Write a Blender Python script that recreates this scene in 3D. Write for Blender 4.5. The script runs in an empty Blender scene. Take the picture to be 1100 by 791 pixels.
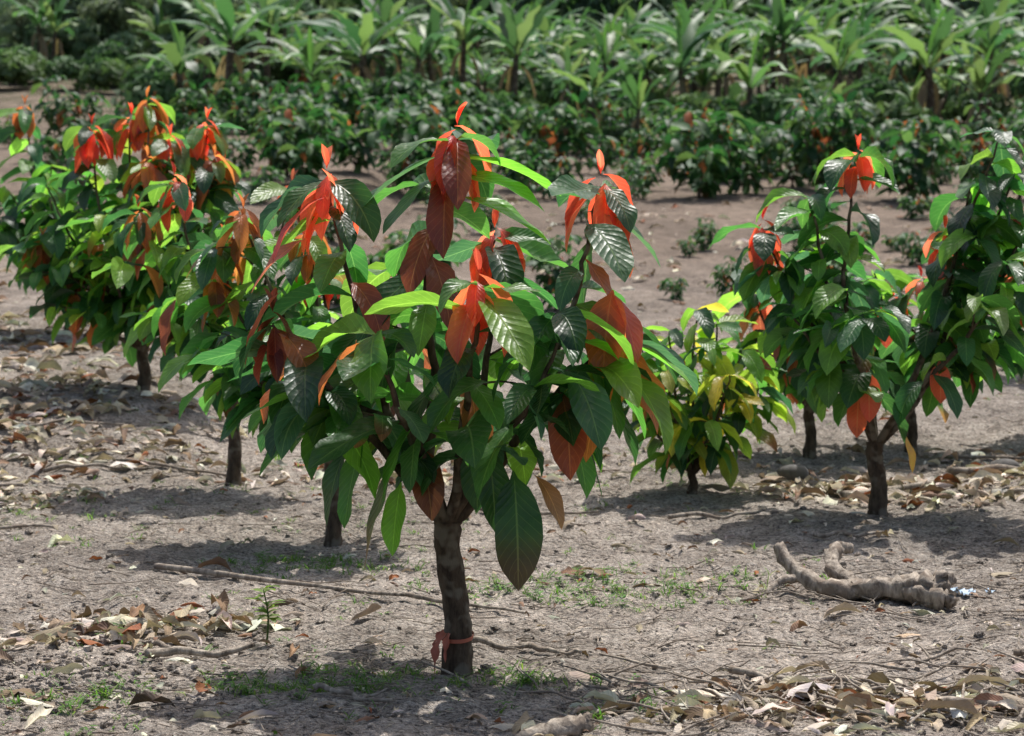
import bpy, math, random
import numpy as np
from mathutils import Vector
random.seed(11); np.random.seed(11)
R=random.random
def U(a,b): return a+(b-a)*random.random()
scene=bpy.context.scene
COL=scene.collection

# ------------------------------------------------------------------ noise / terrain
def vnoise(x,y,seed=0):
    x=np.asarray(x,dtype=float); y=np.asarray(y,dtype=float)
    ix=np.floor(x).astype(np.int64); iy=np.floor(y).astype(np.int64)
    fx=x-ix; fy=y-iy
    fx=fx*fx*(3-2*fx); fy=fy*fy*(3-2*fy)
    def h(a,b):
        n=(a*374761393+b*668265263+seed*982451653)&0xffffffff
        n=((n^(n>>13))*1274126177)&0xffffffff
        n=n^(n>>16)
        return (n&0xffff)/65535.0
    return (h(ix,iy)*(1-fx)+h(ix+1,iy)*fx)*(1-fy)+(h(ix,iy+1)*(1-fx)+h(ix+1,iy+1)*fx)*fy
def fbm(x,y,o=3,seed=0):
    s=0;a=1;t=0
    for i in range(o):
        s=s+a*vnoise(np.asarray(x)*2**i,np.asarray(y)*2**i,seed+i); t+=a; a*=.5
    return s/t-.5
KD=[-80,5,7.7,11.4,15,20,25,30,40,50,65,80,95,120,160,260,320]
KZ=[-.1,-.03,0,.17,.45,1.0,1.58,2.2,3.6,5.0,7.3,9.9,13.2,22,40,84,100]
_td=np.arange(-80,320,.25); _tz=np.interp(_td,KD,KZ)
_k=np.ones(9)/9; _tzs=np.convolve(np.pad(_tz,4,mode='edge'),_k,mode='valid')
def ss(t): t=np.clip(t,0,1); return t*t*(3-2*t)
def gz(x,y):
    x=np.asarray(x,dtype=float); y=np.asarray(y,dtype=float)
    z=np.interp(y,_td,_tzs)
    z=z+.3*ss((-x-1.8)/1.2)*ss((y-12)/3)
    near=1-ss((y-18)/15)
    z=z+.07*fbm(x*.9,y*.9,3,3)+near*(.045*fbm(x*4,y*4,3,9)+.045*fbm(x*14,y*14,2,21))
    z=z+ss((y-25)/30)*1.2*fbm(x*.06,y*.06,2,31)
    return z
def g1(x,y): return float(gz(np.array([x]),np.array([y]))[0])

# ------------------------------------------------------------------ mesh builder (quads)
class MB:
    def __init__(s): s.v=[];s.f=[];s.uv=[];s.c=[];s.m=[];s.n=0
    def add(s,V,F,UV,C,mat=0):
        V=np.asarray(V,dtype=np.float32); F=np.asarray(F,dtype=np.int32)
        s.v.append(V); s.f.append(F+s.n); s.uv.append(np.asarray(UV,dtype=np.float32))
        C=np.asarray(C,dtype=np.float32)
        if C.ndim==1: C=np.tile(C,(len(V),1))
        s.c.append(C[:,:3]); s.m.append(np.full(len(F),mat,dtype=np.int32)); s.n+=len(V)
    def mesh(s,name,mats,smooth=True):
        me=bpy.data.meshes.new(name)
        V=np.concatenate(s.v);F=np.concatenate(s.f);UV=np.concatenate(s.uv);C=np.concatenate(s.c);M=np.concatenate(s.m)
        me.vertices.add(len(V)); me.vertices.foreach_set('co',V.ravel())
        me.loops.add(len(F)*4); me.loops.foreach_set('vertex_index',F.ravel())
        me.polygons.add(len(F)); me.polygons.foreach_set('loop_start',np.arange(0,len(F)*4,4,dtype=np.int32))
        try: me.polygons.foreach_set('loop_total',np.full(len(F),4,dtype=np.int32))
        except Exception: pass
        for m in mats: me.materials.append(m)
        me.polygons.foreach_set('material_index',M)
        me.polygons.foreach_set('use_smooth',np.full(len(F),smooth))
        me.update(calc_edges=True)
        a=me.color_attributes.new('Col','FLOAT_COLOR','POINT')
        a.data.foreach_set('color',np.concatenate([C,np.ones((len(C),1),dtype=np.float32)],1).ravel())
        u=me.uv_layers.new(name='UVMap'); u.data.foreach_set('uv',UV[F.ravel()].ravel())
        return me
    def obj(s,name,mats,smooth=True,parent=None):
        o=bpy.data.objects.new(name,s.mesh(name,mats,smooth)); COL.objects.link(o)
        if parent: o.parent=parent
        return o
def empty(name,loc=(0,0,0)):
    e=bpy.data.objects.new(name,None); e.location=loc; e.empty_display_size=.2; COL.objects.link(e); return e

_gc={}
def gridfaces(n,m):
    if (n,m) in _gc: return _gc[(n,m)]
    f=[]
    for i in range(n):
        for j in range(m):
            a=i*(m+1)+j; f.append((a,a+1,a+m+2,a+m+1))
    _gc[(n,m)]=np.array(f); return _gc[(n,m)]
PV=[0,.05,.09,.16,.28,.42,.58,.72,.84,.92,.97,1]
PW=[.035,.035,.2,.55,.86,.99,1,.9,.64,.34,.12,.0]
BV=[0,.08,.16,.3,.6,.85,.95,1]; BW=[.12,.12,.7,.95,1,.8,.45,.02]
SV=[0,.3,.7,1]; SW=[.5,1,.7,.02]
PROF={'c':(PV,PW),'b':(BV,BW),'s':(SV,SW)}
def leaf(mb,p,az,p0,p1,L,W,col,tip=None,fold=.3,roll=0,wave=.05,n=10,m=3,bend=0,prof='c',jag=0,mat=0,pw=.8):
    v=np.linspace(0,1,n+1)
    pt=p0+(p1-p0)*v**pw; a=az+bend*v
    cp,sp,ca,sa=np.cos(pt),np.sin(pt),np.cos(a),np.sin(a)
    T=np.stack([cp*ca,cp*sa,sp],1); S=np.stack([-sa,ca,0*sa],1)
    N=np.cross(T,S); ro=roll+.15*np.sin(v*5+p[0]*40)
    cr=np.cos(ro)[:,None]; sr=np.sin(ro)[:,None]
    S2=S*cr+N*sr; N2=np.cross(T,S2)
    C=np.zeros((n+1,3)); C[1:]=np.cumsum((T[:-1]+T[1:])*.5*L/n,0); C+=np.array(p)
    pv,pwid=PROF[prof]; w=np.interp(v,pv,pwid)*W*.5
    u=np.linspace(-1,1,2*m+1); au=np.abs(u)
    wj=w[:,None]*np.ones((1,2*m+1))
    if jag: wj=wj*(1-jag*np.random.rand(n+1,1)*au[None,:])
    ph=U(0,6.28); ph2=U(0,6.28)
    off=fold*au[None,:]**1.3*wj + wave*W*np.where(u[None,:]>0,np.sin(v[:,None]*13+ph),np.sin(v[:,None]*12+ph2))*au[None,:]**1.5*(w[:,None]/(W*.5))
    if jag: off=off+jag*.25*W*(np.random.rand(n+1,1)-.5)*au[None,:]
    cf=1/math.sqrt(1+min(abs(fold),1.5)**2)
    P=C[:,None,:]+S2[:,None,:]*(u[None,:]*wj*cf)[:,:,None]+N2[:,None,:]*(off*cf)[:,:,None]
    UV=np.stack([np.tile(u*.5+.5,(n+1,1)),np.tile(v[:,None],(1,2*m+1))],2).reshape(-1,2)
    col=np.array(col,dtype=float)
    if tip is not None:
        t=ss((v-.45)/.4)[:,None,None]
        CC=(col*(1-t)+np.array(tip)*t)*np.ones((1,2*m+1,1)); CC=CC.reshape(-1,3)
    else: CC=np.tile(col,((n+1)*(2*m+1),1))
    mb.add(P.reshape(-1,3),gridfaces(n,2*m),UV,CC,mat)

def smoothline(pts,rad,sub=5):
    pts=[np.array(p,dtype=float) for p in pts]; out=[];ro=[]
    n=len(pts)
    for i in range(n-1):
        p0=pts[max(i-1,0)];p1=pts[i];p2=pts[i+1];p3=pts[min(i+2,n-1)]
        for k in range(sub):
            t=k/sub
            out.append(.5*((2*p1)+(-p0+p2)*t+(2*p0-5*p1+4*p2-p3)*t*t+(-p0+3*p1-3*p2+p3)*t**3))
            ro.append(rad[i]*(1-t)+rad[i+1]*t)
    out.append(pts[-1]);ro.append(rad[-1])
    return np.array(out),np.array(ro)
def tube(mb,P,Rr,col,sides=8,mat=1,rough=0.0,caps=False,flat=1.0):
    P=np.asarray(P);n=len(P)
    if caps:
        P=np.concatenate([[P[0]],P,[P[-1]]]); Rr=np.concatenate([[Rr[0]*.02],Rr,[Rr[-1]*.02]]); n+=2
    T=np.gradient(P,axis=0)
    if caps: T[0]=T[1]=P[2]-P[1]; T[-1]=T[-2]=P[-2]-P[-3]
    T/=np.linalg.norm(T,axis=1)[:,None]+1e-9
    ref=np.array([0,1,0.13]) if abs(T[n//2][2])>.6 else np.array([0,0,1.0])
    A=np.cross(T,ref); A/=np.linalg.norm(A,axis=1)[:,None]+1e-9
    B=np.cross(T,A)
    th=np.arange(sides)/sides*2*math.pi
    rr=Rr[:,None]*(1+rough*(np.random.rand(n,sides)-.5)+rough*.8*(np.random.rand(1,sides)-.5))
    V=P[:,None,:]+A[:,None,:]*(rr*np.cos(th))[:,:,None]+B[:,None,:]*(rr*flat*np.sin(th))[:,:,None]
    F=[]
    for i in range(n-1):
        for j in range(sides):
            k=(j+1)%sides; F.append((i*sides+j,i*sides+k,(i+1)*sides+k,(i+1)*sides+j))
    UV=np.stack([np.tile(th/6.283,(n,1)),np.tile(np.arange(n)[:,None]*.1,(1,sides))],2).reshape(-1,2)
    mb.add(V.reshape(-1,3),F,UV,col,mat)

# ------------------------------------------------------------------ materials
def newmat(name):
    m=bpy.data.materials.new(name); m.use_nodes=True; nt=m.node_tree; nt.nodes.clear()
    return m,nt,nt.nodes,nt.links
def math_(N,L,op,a,b=None,c=None):
    n=N.new('ShaderNodeMath'); n.operation=op
    for i,x in enumerate((a,b,c)):
        if x is None: continue
        if isinstance(x,(int,float)): n.inputs[i].default_value=x
        else: L.new(x,n.inputs[i])
    return n.outputs[0]
def mixc(N,L,f,a,b,bt='MIX'):
    n=N.new('ShaderNodeMix'); n.data_type='RGBA'; n.blend_type=bt; n.clamp_factor=True
    for s,x in ((n.inputs[0],f),(n.inputs[6],a),(n.inputs[7],b)):
        if isinstance(x,(int,float)): s.default_value=x
        elif isinstance(x,tuple): s.default_value=(*x,1) if len(x)==3 else x
        else: L.new(x,s)
    return n.outputs[2]
def noise(N,L,vec,scale,detail=3,rough=.55,dist=0):
    n=N.new('ShaderNodeTexNoise'); n.inputs['Scale'].default_value=scale; n.inputs['Detail'].default_value=detail
    n.inputs['Roughness'].default_value=rough; n.inputs['Distortion'].default_value=dist
    if vec is not None: L.new(vec,n.inputs['Vector'])
    return n.outputs['Fac']
def ramp(N,L,f,stops):
    n=N.new('ShaderNodeValToRGB'); e=n.color_ramp.elements
    while len(e)<len(stops): e.new(.5)
    for i,(p,c) in enumerate(stops):
        e[i].position=p; e[i].color=(*c,1) if len(c)==3 else c
    L.new(f,n.inputs[0]); return n.outputs[0]

def leafmat(name,rough=.38,trans=.42,tmul=4.0,veins=True,spec=.55,vfreq=11.0,bump=.34,blotch=.6,veinmix=.6):
    m,nt,N,L=newmat(name)
    at=N.new('ShaderNodeAttribute'); at.attribute_name='Col'
    col=at.outputs['Color']; p=N.new('ShaderNodeBsdfPrincipled')
    if veins:
        uv=N.new('ShaderNodeUVMap'); sep=N.new('ShaderNodeSeparateXYZ'); L.new(uv.outputs[0],sep.inputs[0])
        tc=N.new('ShaderNodeTexCoord')
        n1=noise(N,L,tc.outputs['Object'],10,3)
        mul=ramp(N,L,n1,[(.3,(.65,.65,.65)),(.7,(1.35,1.3,1.1))])
        col=mixc(N,L,blotch,col,mixc(N,L,1.0,col,mul,'MULTIPLY'))
        au=math_(N,L,'ABSOLUTE',math_(N,L,'SUBTRACT',sep.outputs[0],.5))
        ph=math_(N,L,'SUBTRACT',math_(N,L,'MULTIPLY',sep.outputs[1],vfreq),math_(N,L,'MULTIPLY',au,vfreq*.42))
        fr=math_(N,L,'ABSOLUTE',math_(N,L,'SUBTRACT',math_(N,L,'FRACT',ph),.5))
        vein=math_(N,L,'MAXIMUM',math_(N,L,'MULTIPLY',math_(N,L,'SUBTRACT',fr,.44),14),0)
        mid=math_(N,L,'MAXIMUM',math_(N,L,'MULTIPLY',math_(N,L,'SUBTRACT',.028,au),50),0)
        vm=math_(N,L,'MINIMUM',math_(N,L,'ADD',math_(N,L,'MULTIPLY',vein,veinmix),mid),.8)
        light=mixc(N,L,1.0,col,(2.0,1.9,1.7),'MULTIPLY')
        col=mixc(N,L,vm,col,mixc(N,L,.2,light,(.25,.28,.12)))
        h=math_(N,L,'SUBTRACT',math_(N,L,'MULTIPLY',math_(N,L,'MULTIPLY',fr,fr),-1.6),math_(N,L,'MULTIPLY',mid,.4))
        h=math_(N,L,'ADD',h,math_(N,L,'MULTIPLY',n1,4.0))
        b=N.new('ShaderNodeBump'); b.inputs['Strength'].default_value=bump; b.inputs['Distance'].default_value=.012
        L.new(h,b.inputs['Height']); L.new(b.outputs[0],p.inputs['Normal'])
        L.new(math_(N,L,'ADD',rough-.07,math_(N,L,'MULTIPLY',n1,.18)),p.inputs['Roughness'])
    else: p.inputs['Roughness'].default_value=rough
    L.new(col,p.inputs['Base Color'])
    p.inputs['Specular IOR Level'].default_value=spec
    tr=N.new('ShaderNodeBsdfTranslucent')
    L.new(mixc(N,L,1.0,col,(tmul*.95,tmul*1.02,tmul*.75),'MULTIPLY'),tr.inputs['Color'])
    mx=N.new('ShaderNodeMixShader'); mx.inputs[0].default_value=trans
    L.new(p.outputs[0],mx.inputs[1]); L.new(tr.outputs[0],mx.inputs[2])
    o=N.new('ShaderNodeOutputMaterial'); L.new(mx.outputs[0],o.inputs[0]); return m
M_leaf=leafmat('cacao_leaf')
M_cfar=leafmat('cacao_leaf_plain',veins=False,rough=.55,trans=.28,tmul=2.8,spec=.35)
M_bleaf=leafmat('banana_leaf',rough=.5,trans=.28,tmul=2.4,veins=False,spec=.4)
M_fleaf=leafmat('forest_leaf',rough=.65,trans=.25,tmul=2.0,veins=False,spec=.3)
M_grass=leafmat('grass_blade',rough=.5,trans=.4,tmul=2.0,veins=False,spec=.3)
M_dry=leafmat('dry_leaf',rough=.7,trans=.12,tmul=1.2,spec=.25,bump=.35,blotch=1.0,veinmix=.1)

def barkmat(name,c1,c2,c3,sc=30,bs=.8):
    m,nt,N,L=newmat(name); tc=N.new('ShaderNodeTexCoord')
    mp=N.new('ShaderNodeMapping'); mp.inputs['Scale'].default_value=(1,1,.35); L.new(tc.outputs['Object'],mp.inputs[0])
    n1=noise(N,L,mp.outputs[0],sc,4,.65); n2=noise(N,L,tc.outputs['Object'],sc*.35,2,.6)
    c=ramp(N,L,n1,[(.3,c1),(.7,c2)])
    f=ramp(N,L,n2,[(.52,(0,0,0)),(.62,(1,1,1))]); c=mixc(N,L,f,c,c3)
    p=N.new('ShaderNodeBsdfPrincipled'); L.new(c,p.inputs['Base Color']); p.inputs['Roughness'].default_value=.9
    p.inputs['Specular IOR Level'].default_value=.2
    b=N.new('ShaderNodeBump'); b.inputs['Strength'].default_value=bs; b.inputs['Distance'].default_value=.012
    L.new(n1,b.inputs['Height']); L.new(b.outputs[0],p.inputs['Normal'])
    o=N.new('ShaderNodeOutputMaterial'); L.new(p.outputs[0],o.inputs[0]); return m
M_bark=barkmat('cacao_bark',(.03,.021,.015),(.13,.095,.065),(.17,.145,.11))
M_dead=barkmat('dead_wood',(.08,.06,.045),(.5,.43,.35),(.22,.175,.135),34,1)
M_rock=barkmat('rock_surface',(.06,.055,.05),(.17,.16,.15),(.12,.11,.1),14)

def soilmat():
    m,nt,N,L=newmat('dry_soil'); g=N.new('ShaderNodeNewGeometry'); P=g.outputs['Position']
    a=noise(N,L,P,.7,2,.6); b=noise(N,L,P,6,3,.7); c=noise(N,L,P,50,3,.8)
    c0=ramp(N,L,b,[(.28,(.2,.168,.14)),(.5,(.38,.328,.28)),(.72,(.54,.48,.42))])
    c1=ramp(N,L,a,[(.35,(.76,.75,.74)),(.65,(1.18,1.17,1.16))])
    col=mixc(N,L,1.0,c0,c1,'MULTIPLY')
    cg=ramp(N,L,c,[(.35,(.13,.12,.115)),(.46,(.76,.755,.75)),(.55,(1.05,1.04,1.03)),(.67,(1.7,1.67,1.6))])
    col=mixc(N,L,1.0,col,cg,'MULTIPLY')
    mp=N.new('ShaderNodeMapping'); mp.inputs['Scale'].default_value=(16,110,50); mp.inputs['Rotation'].default_value=(0,0,.5); L.new(P,mp.inputs[0])
    s1=noise(N,L,mp.outputs[0],1,1,.5,1.4)
    mp2=N.new('ShaderNodeMapping'); mp2.inputs['Scale'].default_value=(20,100,50); mp2.inputs['Rotation'].default_value=(0,0,-.45); L.new(P,mp2.inputs[0])
    s2=noise(N,L,mp2.outputs[0],1,1,.5,1.4)
    st=ramp(N,L,math_(N,L,'MAXIMUM',s1,s2),[(.6,(0,0,0)),(.67,(1,1,1))])
    col=mixc(N,L,math_(N,L,'MULTIPLY',st,.55),col,(.64,.59,.52))
    sp=N.new('ShaderNodeSeparateXYZ'); L.new(P,sp.inputs[0])
    far=math_(N,L,'MULTIPLY',math_(N,L,'SUBTRACT',sp.outputs[1],40),.03)
    gp=noise(N,L,P,1.6,2,.7)
    gm=math_(N,L,'ADD',far,math_(N,L,'MULTIPLY',math_(N,L,'SUBTRACT',gp,.56),3.5))
    cl=N.new('ShaderNodeClamp'); L.new(gm,cl.inputs[0]); cl.inputs[2].default_value=.85
    gcol=ramp(N,L,c,[(.35,(.03,.055,.015)),(.65,(.1,.14,.045))])
    brk=math_(N,L,'MULTIPLY',cl.outputs[0],ramp(N,L,c,[(.4,(.3,.3,.3)),(.6,(1,1,1))]))
    nearf=math_(N,L,'MINIMUM',math_(N,L,'MAXIMUM',math_(N,L,'ADD',math_(N,L,'MULTIPLY',far,2),.3),.3),1)
    col=mixc(N,L,math_(N,L,'MULTIPLY',brk,nearf),col,gcol)
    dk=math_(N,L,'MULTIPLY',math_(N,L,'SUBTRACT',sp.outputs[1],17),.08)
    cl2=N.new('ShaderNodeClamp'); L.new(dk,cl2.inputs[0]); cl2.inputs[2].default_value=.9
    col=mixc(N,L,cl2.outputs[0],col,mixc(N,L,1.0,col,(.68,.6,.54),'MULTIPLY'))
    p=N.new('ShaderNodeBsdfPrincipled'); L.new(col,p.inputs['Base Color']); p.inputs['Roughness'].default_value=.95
    p.inputs['Specular IOR Level'].default_value=.15
    hh=math_(N,L,'ADD',math_(N,L,'MULTIPLY',b,1.5),math_(N,L,'MULTIPLY',c,1.3))
    bp=N.new('ShaderNodeBump'); bp.inputs['Strength'].default_value=1; bp.inputs['Distance'].default_value=.035
    L.new(hh,bp.inputs['Height']); L.new(bp.outputs[0],p.inputs['Normal'])
    o=N.new('ShaderNodeOutputMaterial'); L.new(p.outputs[0],o.inputs[0]); return m
M_soil=soilmat()
def plain(name,c,r):
    m,nt,N,L=newmat(name); p=N.new('ShaderNodeBsdfPrincipled'); tc=N.new('ShaderNodeTexCoord')
    n=noise(N,L,tc.outputs['Object'],25,3); col=mixc(N,L,n,tuple(x*.6 for x in c),tuple(min(1,x*1.3) for x in c)); L.new(col,p.inputs['Base Color'])
    p.inputs['Roughness'].default_value=r
    o=N.new('ShaderNodeOutputMaterial'); L.new(p.outputs[0],o.inputs[0]); return m
M_ribbon=plain('orange_ribbon',(.5,.14,.08),.6)
M_plastic=plain('blue_plastic',(.35,.47,.6),.5)

# ------------------------------------------------------------------ ground
xs=np.concatenate([np.arange(-4.6,4.6,.028)]); e=[]; s=.03;x=4.6
while x<170: e.append(x); s*=1.11; x+=s
e.append(180.); e=np.array(e); xs=np.concatenate([-e[::-1],xs,e])
yn=np.arange(5.8,15,.028); e=[];s=.03;y=15
while y<300: e.append(y); s*=1.035; s=min(s,2.5); y+=s
e2=[];s=.04;y=5.8-.04
while y>-70: e2.append(y); s*=1.2; y-=s
ys=np.concatenate([np.array(e2)[::-1],yn,np.array(e)])
X,Y=np.meshgrid(xs,ys); Z=gz(X.ravel(),Y.ravel())
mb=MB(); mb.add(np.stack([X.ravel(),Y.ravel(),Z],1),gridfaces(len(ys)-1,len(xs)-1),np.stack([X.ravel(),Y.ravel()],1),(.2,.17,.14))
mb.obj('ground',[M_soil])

# ------------------------------------------------------------------ cacao trees
GD=[(.014,.048,.018),(.02,.07,.022),(.03,.095,.025),(.055,.155,.028),(.028,.078,.04),(.11,.22,.03),(.045,.13,.028),(.08,.18,.025)]
YL=[(.08,.16,.025),(.16,.23,.03),(.26,.3,.04),(.05,.12,.02),(.36,.31,.04)]
RD=[(.52,.065,.045),(.46,.06,.04),(.55,.13,.09),(.5,.1,.06),(.34,.05,.035)]
OR=[(.32,.095,.035),(.26,.075,.03),(.36,.12,.045),(.2,.055,.025)]
MR=[(.14,.035,.026),(.18,.04,.03),(.1,.035,.02),(.24,.055,.035)]
BR=[(.17,.08,.04),(.13,.06,.03)]
def jit(c,a=.2):
    k=1+U(-a,a); return tuple(min(.8,x*k*(1+U(-.08,.08))) for x in c)
def along(P,s):
    d=np.concatenate([[0],np.cumsum(np.linalg.norm(np.diff(P,axis=0),axis=1))])
    t=s*d[-1]; return np.array([np.interp(t,d,P[:,k]) for k in range(3)]),d[-1]
def put_leaves(mb,P,frac0,spacing,c0,LL,pal,prm,n,m,flush,end=3):
    _,Lt=along(P,1); k=max(3,int(Lt*(1-frac0)/spacing)); az=U(0,6.28)
    items=[(frac0+(1-frac0)*(i+.5)/k) for i in range(k)]+[1]*end
    wr=prm.get('wr',1.0)
    for i,s in enumerate(items):
        p,_=along(P,s); az+=2.4+U(-.4,.4)
        out=math.atan2(p[1]-c0[1],p[0]-c0[0])
        d=(az-out+math.pi)%(2*math.pi)-math.pi; a=out+d*.8
        p0=U(-.5,.45)+.1*s; p1=U(-1.5,-.9) if R()<.8 else U(-.8,-.1)
        L=LL*U(.65,1.22); W=L*U(.32,.43)*wr
        c=jit(random.choice(pal),.28); tip=None
        q=R(); o_=prm.get('or',.05)
        if q<o_: c=jit(random.choice(OR)); p0-=.5;p1=-1.4
        elif q<o_+prm.get('mr',.04): c=jit(random.choice(MR)); p0-=.6;p1=-1.45
        elif q>.94 and s<.7: tip=jit(random.choice(BR))
        leaf(mb,p,a,p0,p1,L,W,c,tip,fold=U(.05,.6),roll=U(-.65,.65),wave=U(.05,.14),n=n,m=m,bend=U(-.4,.4))
    if flush:
        p=P[-1]+np.array([0,0,.05]); kk=random.randint(*prm.get('fk',(6,9))); fp=random.choice(flush); fs=prm.get('fs',1.0)
        for i in range(kk):
            pp=p+np.array([U(-.02,.02),U(-.02,.02),-.02*i*U(.6,1.2)])
            a=i*2.4+U(-.5,.5); L=LL*U(.5,.78)*fs
            leaf(mb,pp,a,U(-.7,.5),U(-1.52,-1.35),L,L*U(.34,.44),jit(random.choice(fp)),None,fold=U(.3,.7),roll=U(-.3,.3),wave=.07,n=n,m=m,bend=U(-.3,.3),pw=.3)
        for i in range(2):
            leaf(mb,p,U(0,6.28),1.4,U(.8,1.2),LL*.28,LL*.1,jit(random.choice(fp)),fold=.8,n=n,m=m)
def cacao(name,x,y,jh,r0,shoots,LL=.33,pal=GD,prm={},n=10,m=3,spacing=.042,frac0=.3,lean=0,extra=(),twigs=4,flushp=1.0,local=False,tl=1.0,mat=None,fset=None):
    mb=MB(); z=0 if local else g1(x,y)
    tr,rr=smoothline([(0,0,-.08),(0,0,.03),(lean*.3+.012,0,jh*.4),(lean*.8-.006,0,jh*.8),(lean,0,jh)],[r0*1.5,r0*1.12,r0*.95,r0*.93,r0*.98],6)
    sides=16 if n>8 else 8
    tube(mb,tr,rr,(.1,.08,.06),sides,1,.2)
    J=np.array([lean,0,jh-.03]); fl=prm.get('fl',[RD,OR]); fz=prm.get('fz',0)
    for si,sh in enumerate(shoots):
        pts=[J]+[np.array(q,dtype=float) for q in sh]
        k=len(pts); rad=[r0*.42*(1-i/(k-.6))**1.1+.0035 for i in range(k)]
        P,rd=smoothline(pts,rad,6); P[3:]+=(np.random.rand(len(P)-3,3)-.5)*.018
        tube(mb,P,rd,(.1,.08,.06),8 if n>8 else 5,1,.1)
        if fset is not None: f=fset.get(si)
        else: f=fl if (R()<flushp and P[-1][2]>fz) else None
        put_leaves(mb,P,frac0,spacing,J,LL,pal,prm,n,m,f)
        for t in range(twigs):
            s=U(.3,.88); p,_=along(P,s); a=math.atan2(p[1],p[0])+U(-1.7,1.7); l=U(.14,.34)*LL/.33*tl
            q=p+np.array([math.cos(a)*l,math.sin(a)*l,l*U(.0,.8)])
            TP,tr_=smoothline([p,(p+q)/2+np.array([0,0,.02]),q],[.006,.004,.003],3)
            tube(mb,TP,tr_,(.08,.1,.04),5,1)
            put_leaves(mb,TP,.2,spacing*1.2,J,LL*.95,pal,prm,n,m,fl if R()<.08*flushp else None,end=2)
    for ex in extra:
        (px,py,pz,az,p0,p1,L,W,c,tip)=ex
        leaf(mb,(px,py,pz),math.radians(az),math.radians(p0),math.radians(p1),L,W,c,tip,fold=U(.1,.3),roll=U(-.2,.2),wave=.05,n=n+2,m=m,pw=.5)
    me=mb.mesh(name,[mat or M_leaf,M_bark])
    if local: return me
    o=bpy.data.objects.new(name,me); o.location=(x,y,z); COL.objects.link(o); return o

dkg=(.02,.06,.018); lg=(.1,.26,.03); mg=(.05,.16,.025); pale=(.05,.11,.055)
main=cacao('cacao_tree',-.216,7.7,.6,.053,[
  [(-.1,0,.85),(-.09,.02,1.2),(-.12,0,1.5),(-.06,0,1.85),(0,0,2.08)],
  [(.1,-.03,.74),(.28,-.05,1.0),(.42,-.05,1.35),(.5,0,1.65),(.56,0,1.9)],
  [(-.18,.02,.8),(-.3,0,1.15),(-.42,0,1.55),(-.5,0,1.92)],
  [(-.2,-.1,.8),(-.45,-.15,1.1),(-.7,-.15,1.36)],
  [(.12,.05,.8),(.38,.05,1.08),(.6,0,1.3)],
  [(.02,-.15,.85),(.06,-.35,1.2),(.1,-.42,1.5)],
  [(.06,.15,.85),(.12,.3,1.3),(.14,.35,1.7)],
  [(-.12,.2,.85),(-.25,.4,1.3),(-.25,.45,1.6)],
  [(-.12,-.15,.85),(-.22,-.35,1.1),(-.28,-.42,1.34)],
  [(.1,-.12,.85),(.28,-.28,1.08),(.38,-.33,1.3)],
  [(-.15,.0,.9),(-.38,.0,1.05),(-.58,.03,1.15)],
 ],LL=.365,spacing=.062,frac0=.36,lean=-.035,twigs=1,prm={'or':.02,'mr':.04,'fl':[RD,MR]},fset={0:[RD],1:[RD],2:[RD],3:[MR],4:[OR],5:[RD],6:[RD]},extra=[
  (.22,-.22,.82,-80,-50,-88,.46,.19,dkg,(.05,.035,.02)),
  (.12,-.2,.92,-60,-60,-88,.34,.13,dkg,None),
  (-.22,-.2,.86,200,-60,-80,.46,.16,(.05,.09,.03),(.13,.07,.04)),
  (-.34,-.2,.95,220,-60,-82,.36,.14,mg,None),(-.4,-.1,.92,200,-50,-85,.34,.13,dkg,None),
  (-.2,-.25,.78,230,-70,-85,.28,.11,lg,None),
  (.3,-.18,.8,-30,-30,-75,.24,.09,(.2,.1,.05),(.25,.13,.06)),
  (.6,-.12,1.5,250,-40,-85,.36,.16,(.42,.1,.035),None),
  (.58,-.1,1.5,-40,-30,-80,.32,.13,(.42,.07,.045),None),
  (0,-.02,2.0,-5,12,-35,.44,.15,lg,None),(0,-.02,1.93,-20,18,-40,.4,.16,lg,None),
  (-.02,0,2.02,195,-5,-45,.44,.13,pale,None),(-.02,0,1.95,215,-5,-55,.4,.13,pale,None),
  (.0,-.05,1.86,-10,-5,-38,.42,.18,lg,None),
  (.05,-.2,1.2,-70,-50,-85,.42,.13,(.28,.095,.035),(.2,.08,.04)),
  (-.1,-.25,1.05,200,-30,-80,.4,.15,mg,None),
  (.42,-.3,1.2,-60,-10,-70,.38,.16,(.03,.09,.035),None),
  (.5,-.1,1.75,-60,0,-60,.36,.16,pale,None),(.5,0,1.8,-10,10,-60,.38,.15,pale,None),
  (-.5,-.1,1.85,210,-10,-70,.34,.12,(.36,.055,.045),None),(-.55,-.1,1.7,190,-10,-60,.32,.12,(.36,.1,.07),None),
  (-.65,-.15,1.5,200,-30,-80,.34,.13,(.18,.045,.03),None),
  (.58,-.05,1.32,-15,-5,-40,.38,.13,lg,None),(.5,-.1,1.25,-40,-30,-80,.36,.14,mg,None),(.5,0,1.15,0,-20,-80,.4,.15,dkg,None),(.56,.1,1.2,20,-20,-75,.36,.14,mg,None),
  (.62,.05,1.4,10,-5,-70,.38,.15,dkg,None),(.1,-.1,1.0,-100,-50,-88,.36,.14,dkg,None),(.4,-.1,1.02,-30,-40,-85,.34,.13,mg,None),(.42,.05,.98,10,-30,-80,.34,.13,dkg,None),
 ])
mb=MB()
th=np.linspace(0,2*math.pi,25)
for k,(z0,z1,r) in enumerate([(.15,.165,.067)]):
    V=[];F=[];uv=[]
    for i,t in enumerate(th):
        w=.014*math.sin(t+k*2)
        for zz in (z0,z1): V.append((math.cos(t)*(r+.002*math.sin(t*7+zz*80)),math.sin(t)*(r+.002*math.sin(t*5)),zz+w)); uv.append((t,zz))
    for i in range(24): F.append((2*i,2*i+2,2*i+3,2*i+1))
    mb.add(V,F,uv,(1,0,0))
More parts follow.
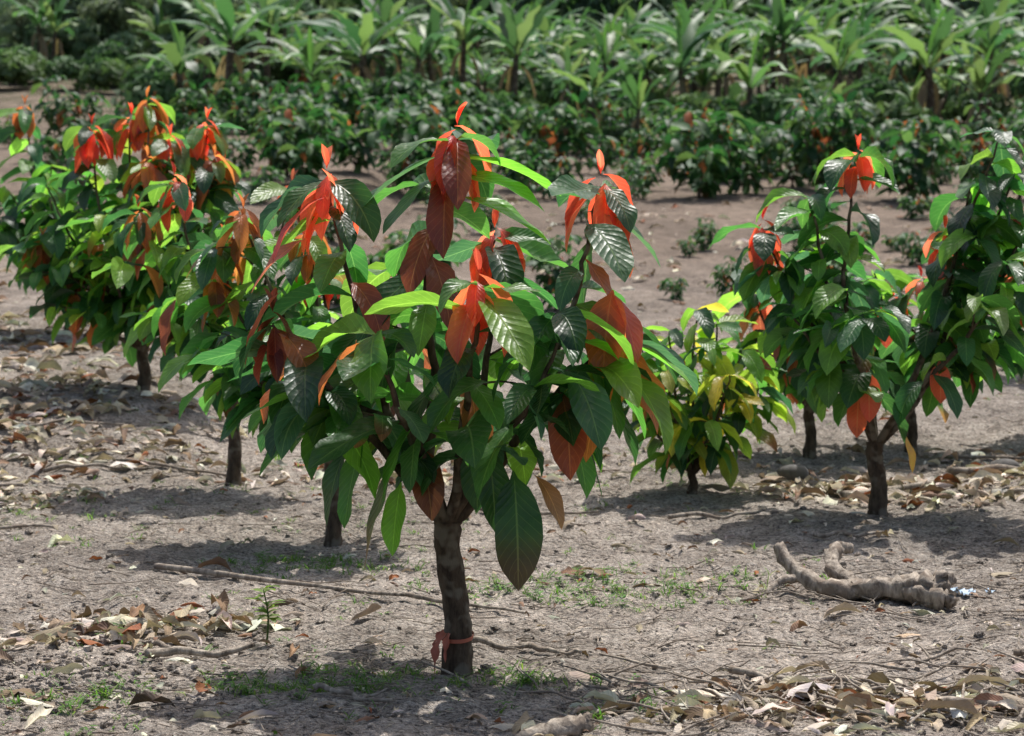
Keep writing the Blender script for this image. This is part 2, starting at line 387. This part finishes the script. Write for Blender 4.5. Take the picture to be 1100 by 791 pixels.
for a,l,w in ((-130,.17,.045),(-112,.12,.03),(-150,.09,.025)):
    A=math.radians(a); leaf(mb,(math.cos(A)*.067,math.sin(A)*.067,.175),A,math.radians(-10),math.radians(-88),l,w,(1,0,0),fold=.6,wave=.4,prof='s',pw=.3,n=8,m=2)
rb=mb.obj('ribbon',[M_ribbon]); rb.parent=main

cacao('cacao_tree',2.105,11.4,.42,.052,[
  [(-.06,0,.75),(-.2,0,1.25),(-.18,0,1.7),(-.13,0,2.05)],
  [(-.15,.1,.75),(-.45,.05,1.2),(-.68,0,1.65)],
  [(-.18,-.1,.75),(-.38,-.2,.95),(-.52,-.2,1.15)],
  [(-.12,-.2,.8),(-.22,-.35,1.0),(-.26,-.38,1.3)],
  [(-.12,.2,.8),(-.3,.35,1.5)],
  [(-.25,.0,1.0),(-.32,0,1.4),(-.4,.02,1.82)],
  [(.12,0,.62),(.32,0,1.1),(.5,0,1.7),(.69,0,2.18)],
  [(.15,.1,.65),(.38,.12,1.2),(.54,.1,1.9)],
  [(.2,-.02,.65),(.6,0,1.2),(.9,0,1.75)],
  [(.15,-.15,.7),(.45,-.3,1.05),(.62,-.35,1.45)],
  [(.25,.1,.7),(.65,.15,.95),(.88,.1,1.2)],
  [(.2,0,.65),(.5,.05,1.3),(.78,.05,1.95)],
 ],LL=.34,spacing=.055,frac0=.36,n=8,m=2,twigs=3,tl=.8,prm={'or':.008,'mr':.01,'fl':[RD]},lean=-.02,fset={0:[RD],1:[RD]},extra=[
  (-.12,-.3,.85,-90,-60,-88,.3,.14,(.45,.07,.04),None),(-.05,-.3,1.2,-70,-50,-88,.24,.12,(.5,.07,.05),None),
  (-.16,-.25,.72,-110,-60,-88,.26,.12,(.45,.08,.04),None),
  (.3,-.2,.9,-90,-60,-88,.25,.12,(.45,.08,.05),None),(.1,-.1,.5,-20,-50,-85,.26,.1,(.5,.28,.05),None)])
cacao('cacao_tree',1.10,12.1,.15,.028,[
  [(0,0,.5),(0,0,.8),(.02,0,1.12)],[(-.15,0,.45),(-.32,0,.9)],[(.15,0,.45),(.3,0,.88)],
  [(.1,-.15,.4),(.2,-.28,.75)],[(-.1,-.15,.4),(-.2,-.3,.75)],[(-.2,-.05,.35),(-.4,-.05,.65)],[(.2,-.05,.35),(.4,0,.65)],[(0,.2,.5),(0,.3,.95)],[(-.1,0,.6),(-.15,-.05,1.0)],[(.1,0,.6),(.15,-.05,1.04)],
 ],LL=.29,pal=YL+YL+GD[:6],spacing=.052,frac0=.2,n=7,m=2,twigs=2,tl=.7,prm={'or':.03,'mr':.0,'fl':[OR],'wr':.85},flushp=.1)
cacao('cacao_tree',-.956,10.6,.55,.043,[
  [(-.1,0,.85),(-.3,0,1.3),(-.47,0,1.74)],[(0,0,.85),(-.08,0,1.3),(-.13,0,1.64)],
  [(-.2,-.05,.75),(-.45,-.1,.92),(-.66,-.1,1.02)],[(-.2,.05,.8),(-.45,.1,1.15),(-.63,.1,1.4)],
  [(.1,0,.8),(.25,0,1.1),(.32,0,1.42)],[(-.1,-.2,.8),(-.25,-.38,1.15)],[(.05,-.2,.8),(.1,-.35,1.15)],[(0,.2,.9),(-.1,.35,1.5)],[(-.2,.1,.75),(-.4,.2,.95)],
 ],LL=.34,spacing=.056,frac0=.25,n=8,m=2,twigs=2,prm={'or':.015,'mr':.03,'fl':[RD,OR],'fz':1.38},flushp=1)
cacao('cacao_tree',-1.74,12.4,.6,.043,[
  [(-.08,0,.9),(-.25,0,1.4),(-.35,0,1.88)],[(-.2,0,.9),(-.42,0,1.3),(-.58,0,1.68)],[(.1,0,.95),(.25,0,1.4),(.38,0,1.85)],
  [(.05,-.15,.9),(.1,-.25,1.6)],[(-.2,-.05,.85),(-.45,-.1,1.05)],[(-.05,-.25,.85),(-.15,-.38,1.15)],[(.2,-.1,.85),(.4,-.1,1.2)],[(0,0,.9),(-.05,0,1.5)],
 ],LL=.34,spacing=.056,frac0=.25,n=8,m=2,twigs=2,prm={'or':.02,'mr':.02,'fs':1.15,'fl':[OR,MR,RD],'fz':1.4},flushp=1)
cacao('cacao_tree',-2.78,15,.35,.05,[
  [(0,0,.8),(.05,0,1.4),(.05,0,2.16)],[(-.12,0,.8),(-.3,0,1.3),(-.37,0,1.95)],[(.15,0,.8),(.38,0,1.4),(.5,0,2.0)],
  [(.2,-.1,.8),(.45,-.2,1.2),(.58,-.2,1.7)],[(-.2,0,.7),(-.5,0,1.1),(-.72,0,1.55)],[(-.2,-.1,.6),(-.6,-.2,.95)],
  [(.1,-.2,.6),(.2,-.4,1.1)],[(-.1,-.2,.6),(-.2,-.4,1.3)],[(.25,-.05,.6),(.55,-.05,.95)],[(-.1,.1,.9),(-.12,.2,2.05)],[(-.3,-.1,.5),(-.45,-.2,.75)],[(0,-.2,.8),(.1,-.3,1.7)],[(-.3,0,.8),(-.75,0,1.2)],[(.1,-.1,.8),(.25,-.2,1.85)],
 ],LL=.35,spacing=.058,frac0=.2,n=7,m=2,twigs=3,pal=GD+YL[:2],prm={'or':.02,'mr':.01,'fl':[OR,OR,RD],'fk':(7,10),'fs':1.3,'fz':1.6})
cacao('cacao_tree',-4.0,18,.4,.045,[
  [(-.1,0,.9),(-.3,0,1.4),(-.38,0,2.0)],[(.05,0,.9),(.1,0,1.75)],[(-.3,0,.9),(-.55,0,1.3)],[(.2,0,.8),(.5,0,1.4)],[(0,-.3,.8),(-.1,-.4,1.3)],[(-.3,-.1,.7),(-.6,-.1,.9)],[(-.1,0,.8),(-.15,0,1.5)],[(.1,-.2,.6),(.3,-.3,1.0)],
 ],LL=.36,spacing=.055,frac0=.2,n=6,m=2,twigs=3,prm={'or':.01,'mr':0,'fl':[OR],'fz':1.35},flushp=.3)
for (x,y,s) in ((2.02,13.5,.85),(2.77,13.8,.95),(3.95,14.3,1.0),(4.9,17.5,1.0)):
    sh=[]
    for i in range(8):
        a=i*2.4+U(-.3,.3); r=U(.25,.5)*s
        sh.append([(math.cos(a)*r*.5,math.sin(a)*r*.5,.7*s),(math.cos(a)*r,math.sin(a)*r,U(.95,1.5)*s)])
    cacao('cacao_tree',x,y,.35,.04,sh,LL=.32,spacing=.055,frac0=.2,n=6,m=2,twigs=2,prm={'or':.02,'mr':.01,'fl':[RD]},flushp=.25)

# ------------------------------------------------------------------ distant cacao rows (instanced)
bush=[]
for v in range(7):
    sh=[]; hh=U(.85,1.25)
    for i in range(random.randint(5,8)):
        a=i*2.4+U(-.4,.4); r=U(.15,.5)
        sh.append([(math.cos(a)*r*.6,math.sin(a)*r*.6,U(.25,.45)),(math.cos(a)*r,math.sin(a)*r,U(.5,1.15)*hh)])
    bush.append(cacao('young_cacao_%d'%v,0,0,.15,.025,sh,LL=U(.25,.34),pal=[GD[0],GD[1],GD[2],GD[2],(.055,.115,.04),(.08,.145,.045)],spacing=.065,frac0=.1,n=4,m=1,twigs=2,prm={'or':.02,'mr':0,'fl':[OR]},flushp=.1,local=True,mat=M_cfar))  # last two greens greyed to paint distance haze into the leaves
def inst(me,parent,x,y,s,rz,name):
    o=bpy.data.objects.new(name,me); o.location=(x,y,g1(x,y)-.02); o.scale=(s*U(.85,1.15),s*U(.85,1.15),s); o.rotation_euler=(0,0,rz); o.parent=parent; COL.objects.link(o)
rows=empty('young_cacao_rows')
y=22.
while y<52:
    x=-.33*y-2+U(0,1)
    while x<.33*y+2:
        left=(x/y< -.19)
        keep=.72
        if left: keep=.12 if y<50 else .4
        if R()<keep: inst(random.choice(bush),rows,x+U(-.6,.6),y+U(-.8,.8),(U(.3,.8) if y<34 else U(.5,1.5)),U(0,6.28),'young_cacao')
        x+=1.45+U(-.3,.6)
    y+=1.7

# ------------------------------------------------------------------ banana grove
ban=[]
BG=[(.06,.13,.045),(.045,.105,.04),(.09,.17,.055),(.05,.12,.055),(.13,.2,.07)]  # banana greens muted so the colour itself carries the distant haze
for v in range(7):
    mb=MB(); h=U(1.2,2.4)
    P,rr=smoothline([(0,0,-.1),(U(-.05,.05),0,h*.5),(U(-.1,.1),U(-.1,.1),h)],[.12,.1,.07],4); tube(mb,P,rr,(.12,.14,.06),7,1)
    for i in range(random.randint(7,10)):
        a=i*2.4+U(-.3,.3); up=i/10
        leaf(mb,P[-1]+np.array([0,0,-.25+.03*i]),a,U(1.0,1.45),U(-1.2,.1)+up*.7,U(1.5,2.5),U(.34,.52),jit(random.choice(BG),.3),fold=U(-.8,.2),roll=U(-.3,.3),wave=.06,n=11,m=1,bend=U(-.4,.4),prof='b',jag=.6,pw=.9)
    leaf(mb,P[-1],U(0,6),1.5,1.1,1.5,.2,(.1,.22,.05),fold=.9,n=8,m=1,prof='b')
    for i in range(3): leaf(mb,P[-1]+np.array([0,0,-.3]),U(0,6.28),-.2,-1.5,U(.9,1.4),.3,jit((.2,.14,.08)),fold=.8,n=6,m=1,prof='b',jag=.5,pw=.4)
    ban.append(mb.mesh('banana_plant_%d'%v,[M_bleaf,M_bark]))
grove=empty('banana_grove')
for i in range(270):
    y=U(47,92); x=U(-.3,.3)*y
    if x/y<-.17 and y<70: continue
    if y<57 and R()<.5: continue
    if x/y<-.03 and y>74: continue
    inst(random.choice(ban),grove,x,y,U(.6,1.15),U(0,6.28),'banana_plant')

# ------------------------------------------------------------------ shrubs and forest
def clumps(mb,lobes,size,per,base,var=.35):
    for (c,r) in lobes:
        n=per; d=np.random.randn(n,3); d/=np.linalg.norm(d,axis=1)[:,None]; d[:,2]=np.where(d[:,2]<-.3,-d[:,2],d[:,2])
        rad=(.6+.45*np.random.rand(n,1)**.6); C=np.array(c)+d*rad*np.array(r)
        nn=d+np.random.randn(n,3)*.6; nn/=np.linalg.norm(nn,axis=1)[:,None]
        t=np.cross(nn,np.random.randn(n,3)); t/=np.linalg.norm(t,axis=1)[:,None]; b=np.cross(nn,t)
        s=size*(.6+.8*np.random.rand(n,1))
        V=np.stack([C-t*s,C-b*s*.5,C+t*s,C+b*s*.5],1).reshape(-1,3)
        F=np.arange(n*4).reshape(-1,4)
        lobecol=np.array(jit(base,var)); sh=(.7+.6*np.random.rand(n,1))
        mb.add(V,F,np.zeros((n*4,2))+.3,np.repeat(lobecol*sh,4,axis=0))
shr=[]
for v in range(4):
    mb=MB(); lobes=[((U(-.5,.5),U(-.5,.5),U(.3,.8)),(U(.4,.7),U(.4,.7),U(.35,.6))) for i in range(5)]
    clumps(mb,lobes,.13,170,random.choice([(.06,.115,.045),(.09,.155,.055),(.05,.1,.045)]))  # desaturated greens, distance haze mixed into the shrub colour
    shr.append(mb.mesh('shrub_%d'%v,[M_fleaf]))
under=empty('undergrowth')
for i in range(440):
    y=U(46,100); x=U(-.31,.31)*y
    if x/y<-.19 and y<66: continue
    if y<56 and R()<.6: continue
    inst(random.choice(shr),under,x,y,U(.5,1.3)*(1.4 if y>85 else 1),U(0,6.28),'shrub')
ft=[]
FC=[(.17,.23,.13),(.13,.19,.11),(.21,.25,.14),(.16,.21,.14)]  # forest greens paled and greyed: aerial haze painted into leaf colour
for v in range(6):
    mb=MB(); H=U(4.5,7)
    P,rr=smoothline([(0,0,-.3),(U(-.3,.3),0,H*.4),(U(-.5,.5),U(-.5,.5),H*.8)],[.2,.15,.06],4); tube(mb,P,rr,(.1,.08,.06),7,1)
    lobes=[]
    for i in range(12):
        a=i*2.4; r=U(.5,2.1); c=(math.cos(a)*r,math.sin(a)*r,H*(.14+.84*i/11)); lobes.append((c,(U(.9,1.6),U(.9,1.6),U(.7,1.2))))
        Q,q=smoothline([P[3+i//3],(np.array(P[3+i//3])+np.array(c))/2+np.array([0,0,.1]),c],[.07,.04,.02],3); tube(mb,Q,q,(.1,.08,.06),5,1)
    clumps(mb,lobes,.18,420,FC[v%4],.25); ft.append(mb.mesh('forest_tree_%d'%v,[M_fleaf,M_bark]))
forest=empty('forest')
for i in range(190):
    y=90+32*R()**1.1; x=U(-.33,.33)*y
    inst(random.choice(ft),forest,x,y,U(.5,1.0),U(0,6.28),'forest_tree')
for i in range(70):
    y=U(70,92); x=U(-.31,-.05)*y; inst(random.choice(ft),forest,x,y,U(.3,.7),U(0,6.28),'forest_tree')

# ------------------------------------------------------------------ ground litter
DC=[(.44,.38,.32),(.34,.28,.22),(.6,.55,.49),(.2,.14,.1),(.4,.32,.25),(.7,.66,.6),(.24,.15,.1),(.5,.46,.42)]
mb=MB()
def dryleaf(x,y,L):
    z=g1(x,y); W=L*U(.2,.38)
    col=jit(random.choice(DC),.25)
    if R()<.05: col=jit((.3,.11,.05))
    p0=U(.1,.8); p1=-p0+U(-.6,.3)
    leaf(mb,(x,y,z+U(.0,.02)),U(0,6.28),p0,p1,L,W,col,fold=U(-1.5,1.6),roll=U(-.9,.9),wave=U(.12,.36),n=7,m=2,bend=U(-1.3,1.3),pw=1)
for i in range(3600):
    y=6.2+16*R()**1.25; x=U(-.3,.3)*y
    if fbm(x*1.1,y*1.1,2,77)< -.02 and R()<.5: continue
    dryleaf(x,y,U(.02,.09) if R()<.88 else U(.1,.22))
for (cx,cy,rx,ry,n,l0,l1) in [(1.2,7.05,.7,.3,240,.06,.27),(-1.5,8.5,.5,.28,85,.08,.26),(-1.9,8.2,.5,.3,45,.06,.2),(2.7,12.2,1.0,.5,190,.1,.28),(-3.4,14.2,1.0,1.2,320,.1,.28),
      (-3.0,11.8,.7,.6,110,.08,.22),(.3,6.9,.4,.2,25,.06,.18),(2.1,7.3,.4,.4,50,.06,.22),(1.9,12.2,.6,.3,80,.1,.25),(-.9,12.9,1.,.6,110,.1,.25),(3.4,13.,.7,.6,110,.1,.3),(-4.4,17,1.4,1.8,280,.12,.3),(.6,13.5,1.2,.8,80,.1,.25),(-2.6,13.0,.8,.6,90,.1,.25)]:
    for i in range(n): dryleaf(cx+random.gauss(0,.6)*rx,cy+random.gauss(0,.6)*ry,U(l0,l1))
for i in range(900):
    y=U(16,36); x=U(-.3,.3)*y; dryleaf(x,y,U(.12,.35))
mb.obj('leaf_litter',[M_dry])

g=np.linspace(-1,1,3)
idx={};V=[];F=[]
def vid(p):
    k=tuple(np.round(p,3))
    if k not in idx: idx[k]=len(V); q=np.array(p,dtype=float); V.append(q/np.linalg.norm(q))
    return idx[k]
for ax in range(3):
    for s in (-1,1):
        for i in range(2):
            for j in range(2):
                c=[]
                for (a,b) in ((0,0),(1,0),(1,1),(0,1)):
                    p=[0,0,0];p[ax]=s;p[(ax+1)%3]=g[i+a];p[(ax+2)%3]=g[j+b]; c.append(vid(p))
                F.append(c if s>0 else c[::-1])
CV=np.array(V);CF=np.array(F)
mb=MB()
def clod(mb,x,y,s,flat=.7,col=(.2,.17,.14)):
    v=CV*(1+.6*(np.random.rand(len(CV),1)-.5)); v=v*np.array([s*U(.7,1.3),s*U(.7,1.3),s*flat]); a=U(0,6.28)
    r=np.array([[math.cos(a),-math.sin(a),0],[math.sin(a),math.cos(a),0],[0,0,1]]); v=v@r.T
    mb.add(v+np.array([x,y,g1(x,y)+s*.1]),CF,np.zeros((len(CV),2)),col)
for i in range(5000):
    y=6.2+9*R()**1.5; x=U(-.3,.3)*y
    if fbm(x*.8,y*.8,2,55)<0 and R()<.6: continue
    clod(mb,x,y,.004+.018*R()**3.2)
for i in range(600): clod(mb,-1.9+random.gauss(0,.45),7.5+random.gauss(0,.4),U(.006,.026))
mb.obj('soil_clods',[M_soil],smooth=False)
for (x,y,s) in ((3.75,13.0,.17),(1.78,12.6,.1),(-4.2,15.4,.12),(3.2,12.9,.1)):
    m2=MB(); v=CV*(1+.25*(np.random.rand(len(CV),1)-.5))*np.array([s*1.3,s,s*.75]); m2.add(v,CF,np.zeros((len(v),2)),(.1,.1,.1))
    o=m2.obj('rock',[M_rock]); o.location=(x,y,g1(x,y)+s*.3); md=o.modifiers.new('s','SUBSURF'); md.levels=2; md.render_levels=2

mb=MB()
def stick(mb,x0,y0,x1,y1,r,lift=.0,k=6,rough=.2):
    pts=[]
    for i in range(k+1):
        t=i/k; x=x0+(x1-x0)*t+U(-.02,.02); y=y0+(y1-y0)*t+U(-.02,.02); pts.append((x,y,g1(x,y)+r*.7+.01+lift*t+U(0,.01)))
    P,rr=smoothline(pts,[r*(1-.5*i/k) for i in range(k+1)],3 if k>3 else 2); tube(mb,P,rr,(.3,.25,.2),7 if k>3 else 5,0,rough,caps=True)
for i in range(1900):
    y=6.3+13*R()**1.2; x=U(-.3,.3)*y; a=random.gauss(0,.8); l=U(.03,.12) if R()<.7 else U(.1,.4); stick(mb,x,y,x+l*math.cos(a),y+l*math.sin(a),U(.001,.0045),k=3)
for i in range(190):
    x=1.3+random.gauss(0,.6); y=7.1+random.gauss(0,.3); a=U(0,3.14); l=U(.1,.35); stick(mb,x,y,x+l*math.cos(a),y+l*math.sin(a),U(.002,.008),lift=.03,k=3)
for i in range(45):
    x=1.6+random.gauss(0,.35); y=9.25+random.gauss(0,.18); a=U(0,3.14); l=U(.06,.3); stick(mb,x,y,x+l*math.cos(a),y+l*math.sin(a),U(.002,.006),lift=.03,k=3)
mb.obj('twigs',[M_dead])
def branch(segs):
    m3=MB()
    for s in segs: stick(m3,*s)
    return m3.obj('fallen_branch',[M_dead])
branch([(-1.75,9.75,-.5,9.0,.016),(-.5,9.0,.05,8.75,.012)])
branch([(-.22,8.15,.08,8.1,.016),(.05,8.1,.28,8.0,.013)])
branch([(-1.45,7.9,-1.05,7.98,.02),(-1.4,8.0,-1.52,8.1,.012)])
branch([(-.75,7.3,-.45,7.15,.012),(-.55,7.2,-.45,7.3,.007)])
branch([(-4.2,12.4,-3.0,12.2,.02)]); branch([(2.0,12.0,2.9,12.5,.025)]); branch([(2.8,12.7,3.8,12.9,.03)]); branch([(-3.3,10.8,-2.5,10.9,.015)])
branch([(.85,7.55,1.25,7.0,.016),(1.0,7.4,1.6,7.15,.012)]); branch([(1.5,7.1,2.0,6.85,.018)]); branch([(.7,7.25,1.35,6.95,.014)]); branch([(1.2,6.9,1.75,7.05,.012)])
for (x,y,a,l) in ((-3.6,13.6,.2,1.0),(-2.6,13.0,-.3,.8),(.9,11.2,.3,.6),(2.9,13.4,.1,1.2),(-.2,11.6,-.2,.7),(1.6,10.6,.2,.5),(3.0,12.0,-.1,.7),(-3.0,12.7,.1,.7)):
    branch([(x,y,x+l*math.cos(a),y+l*math.sin(a),.014)])
mb=MB()
def log(pts,rad,rough=.3,sides=12):
    P,rr=smoothline([(x,y,g1(x,y)+h) for (x,y,h) in pts],rad,6); P=P+(np.random.rand(*P.shape)-.5)*rad[0]*.35
    rr=rr*(1+.3*(np.random.rand(len(rr))-.5)); tube(mb,P,rr,(.3,.25,.2),sides,0,rough,caps=True)
log([(1.5,9.22,.04),(1.68,9.1,.055),(1.84,9.04,.07),(1.95,8.98,.075)],[.034,.05,.074,.066],.5)
log([(1.82,9.06,.07),(1.94,9.02,.12),(1.99,9.0,.14)],[.05,.048,.03],.6)
log([(1.75,9.08,.05),(1.88,8.94,.045),(1.97,8.9,.05)],[.04,.045,.035],.6)
log([(1.6,9.16,.05),(1.46,9.18,.06),(1.34,9.33,.11),(1.27,9.45,.2)],[.038,.04,.034,.024],.45)
log([(1.62,9.2,.04),(1.52,9.36,.1),(1.56,9.52,.16),(1.64,9.62,.17)],[.034,.036,.032,.02],.45)
log([(1.36,9.3,.09),(1.27,9.28,.06),(1.18,9.2,.02)],[.024,.02,.012])
mb.obj('fallen_log',[M_dead])
mb=MB(); log([(.0,6.62,.01),(.1,6.64,.02),(.22,6.68,.035),(.27,6.7,.04)],[.02,.03,.04,.03],.5); mb.obj('wood_stump',[M_dead])
mb=MB(); log([(2.02,7.95,.02),(2.15,7.82,.03),(2.27,7.72,.03)],[.015,.028,.02]); log([(2.1,7.86,.02),(2.02,7.8,.03)],[.015,.012]); mb.obj('wood_chunk',[M_dead])
mb=MB()
for i in range(7): leaf(mb,(2.16+U(-.1,.12),9.3+U(-.05,.05),g1(2.16,9.3)+.01),U(0,6.28),U(.1,.5),-.4,U(.04,.09),U(.03,.06),(1,1,1),fold=U(-.5,.5),wave=.3,prof='s',n=6,m=2)
mb.obj('plastic_scrap',[M_plastic])

mb=MB()
def tuft(x,y,k,h):
    z=g1(x,y)
    for i in range(k):
        leaf(mb,(x+U(-.03,.03),y+U(-.03,.03),z-.003),U(0,6.28),U(.6,1.4),U(-.4,.6),h*U(.5,1.2),U(.004,.009),jit(random.choice([(.1,.2,.03),(.07,.16,.03),(.16,.24,.05)])),fold=.4,n=4,m=1,prof='s')
def weed(x,y,h):
    z=g1(x,y)
    for i in range(random.randint(4,8)):
        leaf(mb,(x,y,z+h*U(.2,1)),U(0,6.28),U(-.1,.6),U(-.5,.1),h*U(.5,1),h*U(.22,.4),jit((.09,.2,.03)),fold=.2,n=5,m=1)
for i in range(900):
    y=6.4+10*R(); x=U(-.3,.3)*y
    if fbm(x*.9,y*.9,2,99)<.02: continue
    tuft(x,y,random.randint(3,8),U(.02,.07))
    if R()<.2: weed(x,y,U(.02,.04))
for (cx,cy,s,n) in [(-1.0,10.0,.35,80),(.35,9.2,.5,90),(-.55,7.5,.3,55),(-1.75,8.3,.2,16),(.0,7.5,.25,45),(-2.6,11.5,.8,35),(1.0,9.5,.5,35),(-.9,7.4,.3,50),(-1.6,7.2,.3,30),(.45,7.1,.3,20)]:
    for i in range(n): 
        x,y=cx+random.gauss(0,s*.6),cy+random.gauss(0,s*.4)
        tuft(x,y,random.randint(3,9),U(.03,.09))
        if R()<.35: weed(x,y,U(.02,.05))
mb.obj('grass',[M_grass])
mb=MB(); z=g1(-1.02,8.2)
P,rr=smoothline([(-1.02,8.2,z-.02),(-1.01,8.2,z+.12),(-1.03,8.2,z+.24)],[.005,.004,.002],4); tube(mb,P,rr,(.1,.15,.04),6,0)
for i in range(22):
    p,_=along(P,U(.4,1)); leaf(mb,p,U(0,6.28),U(.1,.8),U(-.6,.1),U(.05,.1),U(.022,.034),jit((.13,.2,.035)),fold=.3,n=6,m=1)
mb.obj('weed_seedling',[M_grass])

# ------------------------------------------------------------------ light, world, camera
el,az=math.radians(66),math.radians(22)
sd=Vector((math.cos(el)*math.sin(az),math.cos(el)*math.cos(az),math.sin(el)))
ld=bpy.data.lights.new('sun','SUN'); ld.energy=5; ld.angle=math.radians(.6); ld.color=(1,.97,.93)
lo=bpy.data.objects.new('sun',ld); lo.rotation_euler=sd.to_track_quat('Z','Y').to_euler(); lo.location=(5,10,30); COL.objects.link(lo)
w=bpy.data.worlds.new('World'); scene.world=w; w.use_nodes=True; nt=w.node_tree
bg=nt.nodes.get('Background') or nt.nodes.new('ShaderNodeBackground')
sk=nt.nodes.new('ShaderNodeTexSky'); sk.sky_type='NISHITA'; sk.sun_disc=False; sk.sun_elevation=el; sk.sun_rotation=az; sk.dust_density=4
nt.links.new(sk.outputs[0],bg.inputs[0]); bg.inputs[1].default_value=.15
cd=bpy.data.cameras.new('camera'); cd.sensor_width=36; cd.lens=70; cd.clip_end=1500; cd.clip_start=.1
cd.dof.use_dof=True; cd.dof.focus_distance=8.0; cd.dof.aperture_fstop=4.0
co=bpy.data.objects.new('camera',cd); co.location=(0,0,1.5); co.rotation_euler=(math.radians(90-2.34),0,0); COL.objects.link(co); scene.camera=co
scene.view_settings.view_transform='Standard'; scene.view_settings.look='None'; scene.view_settings.exposure=0
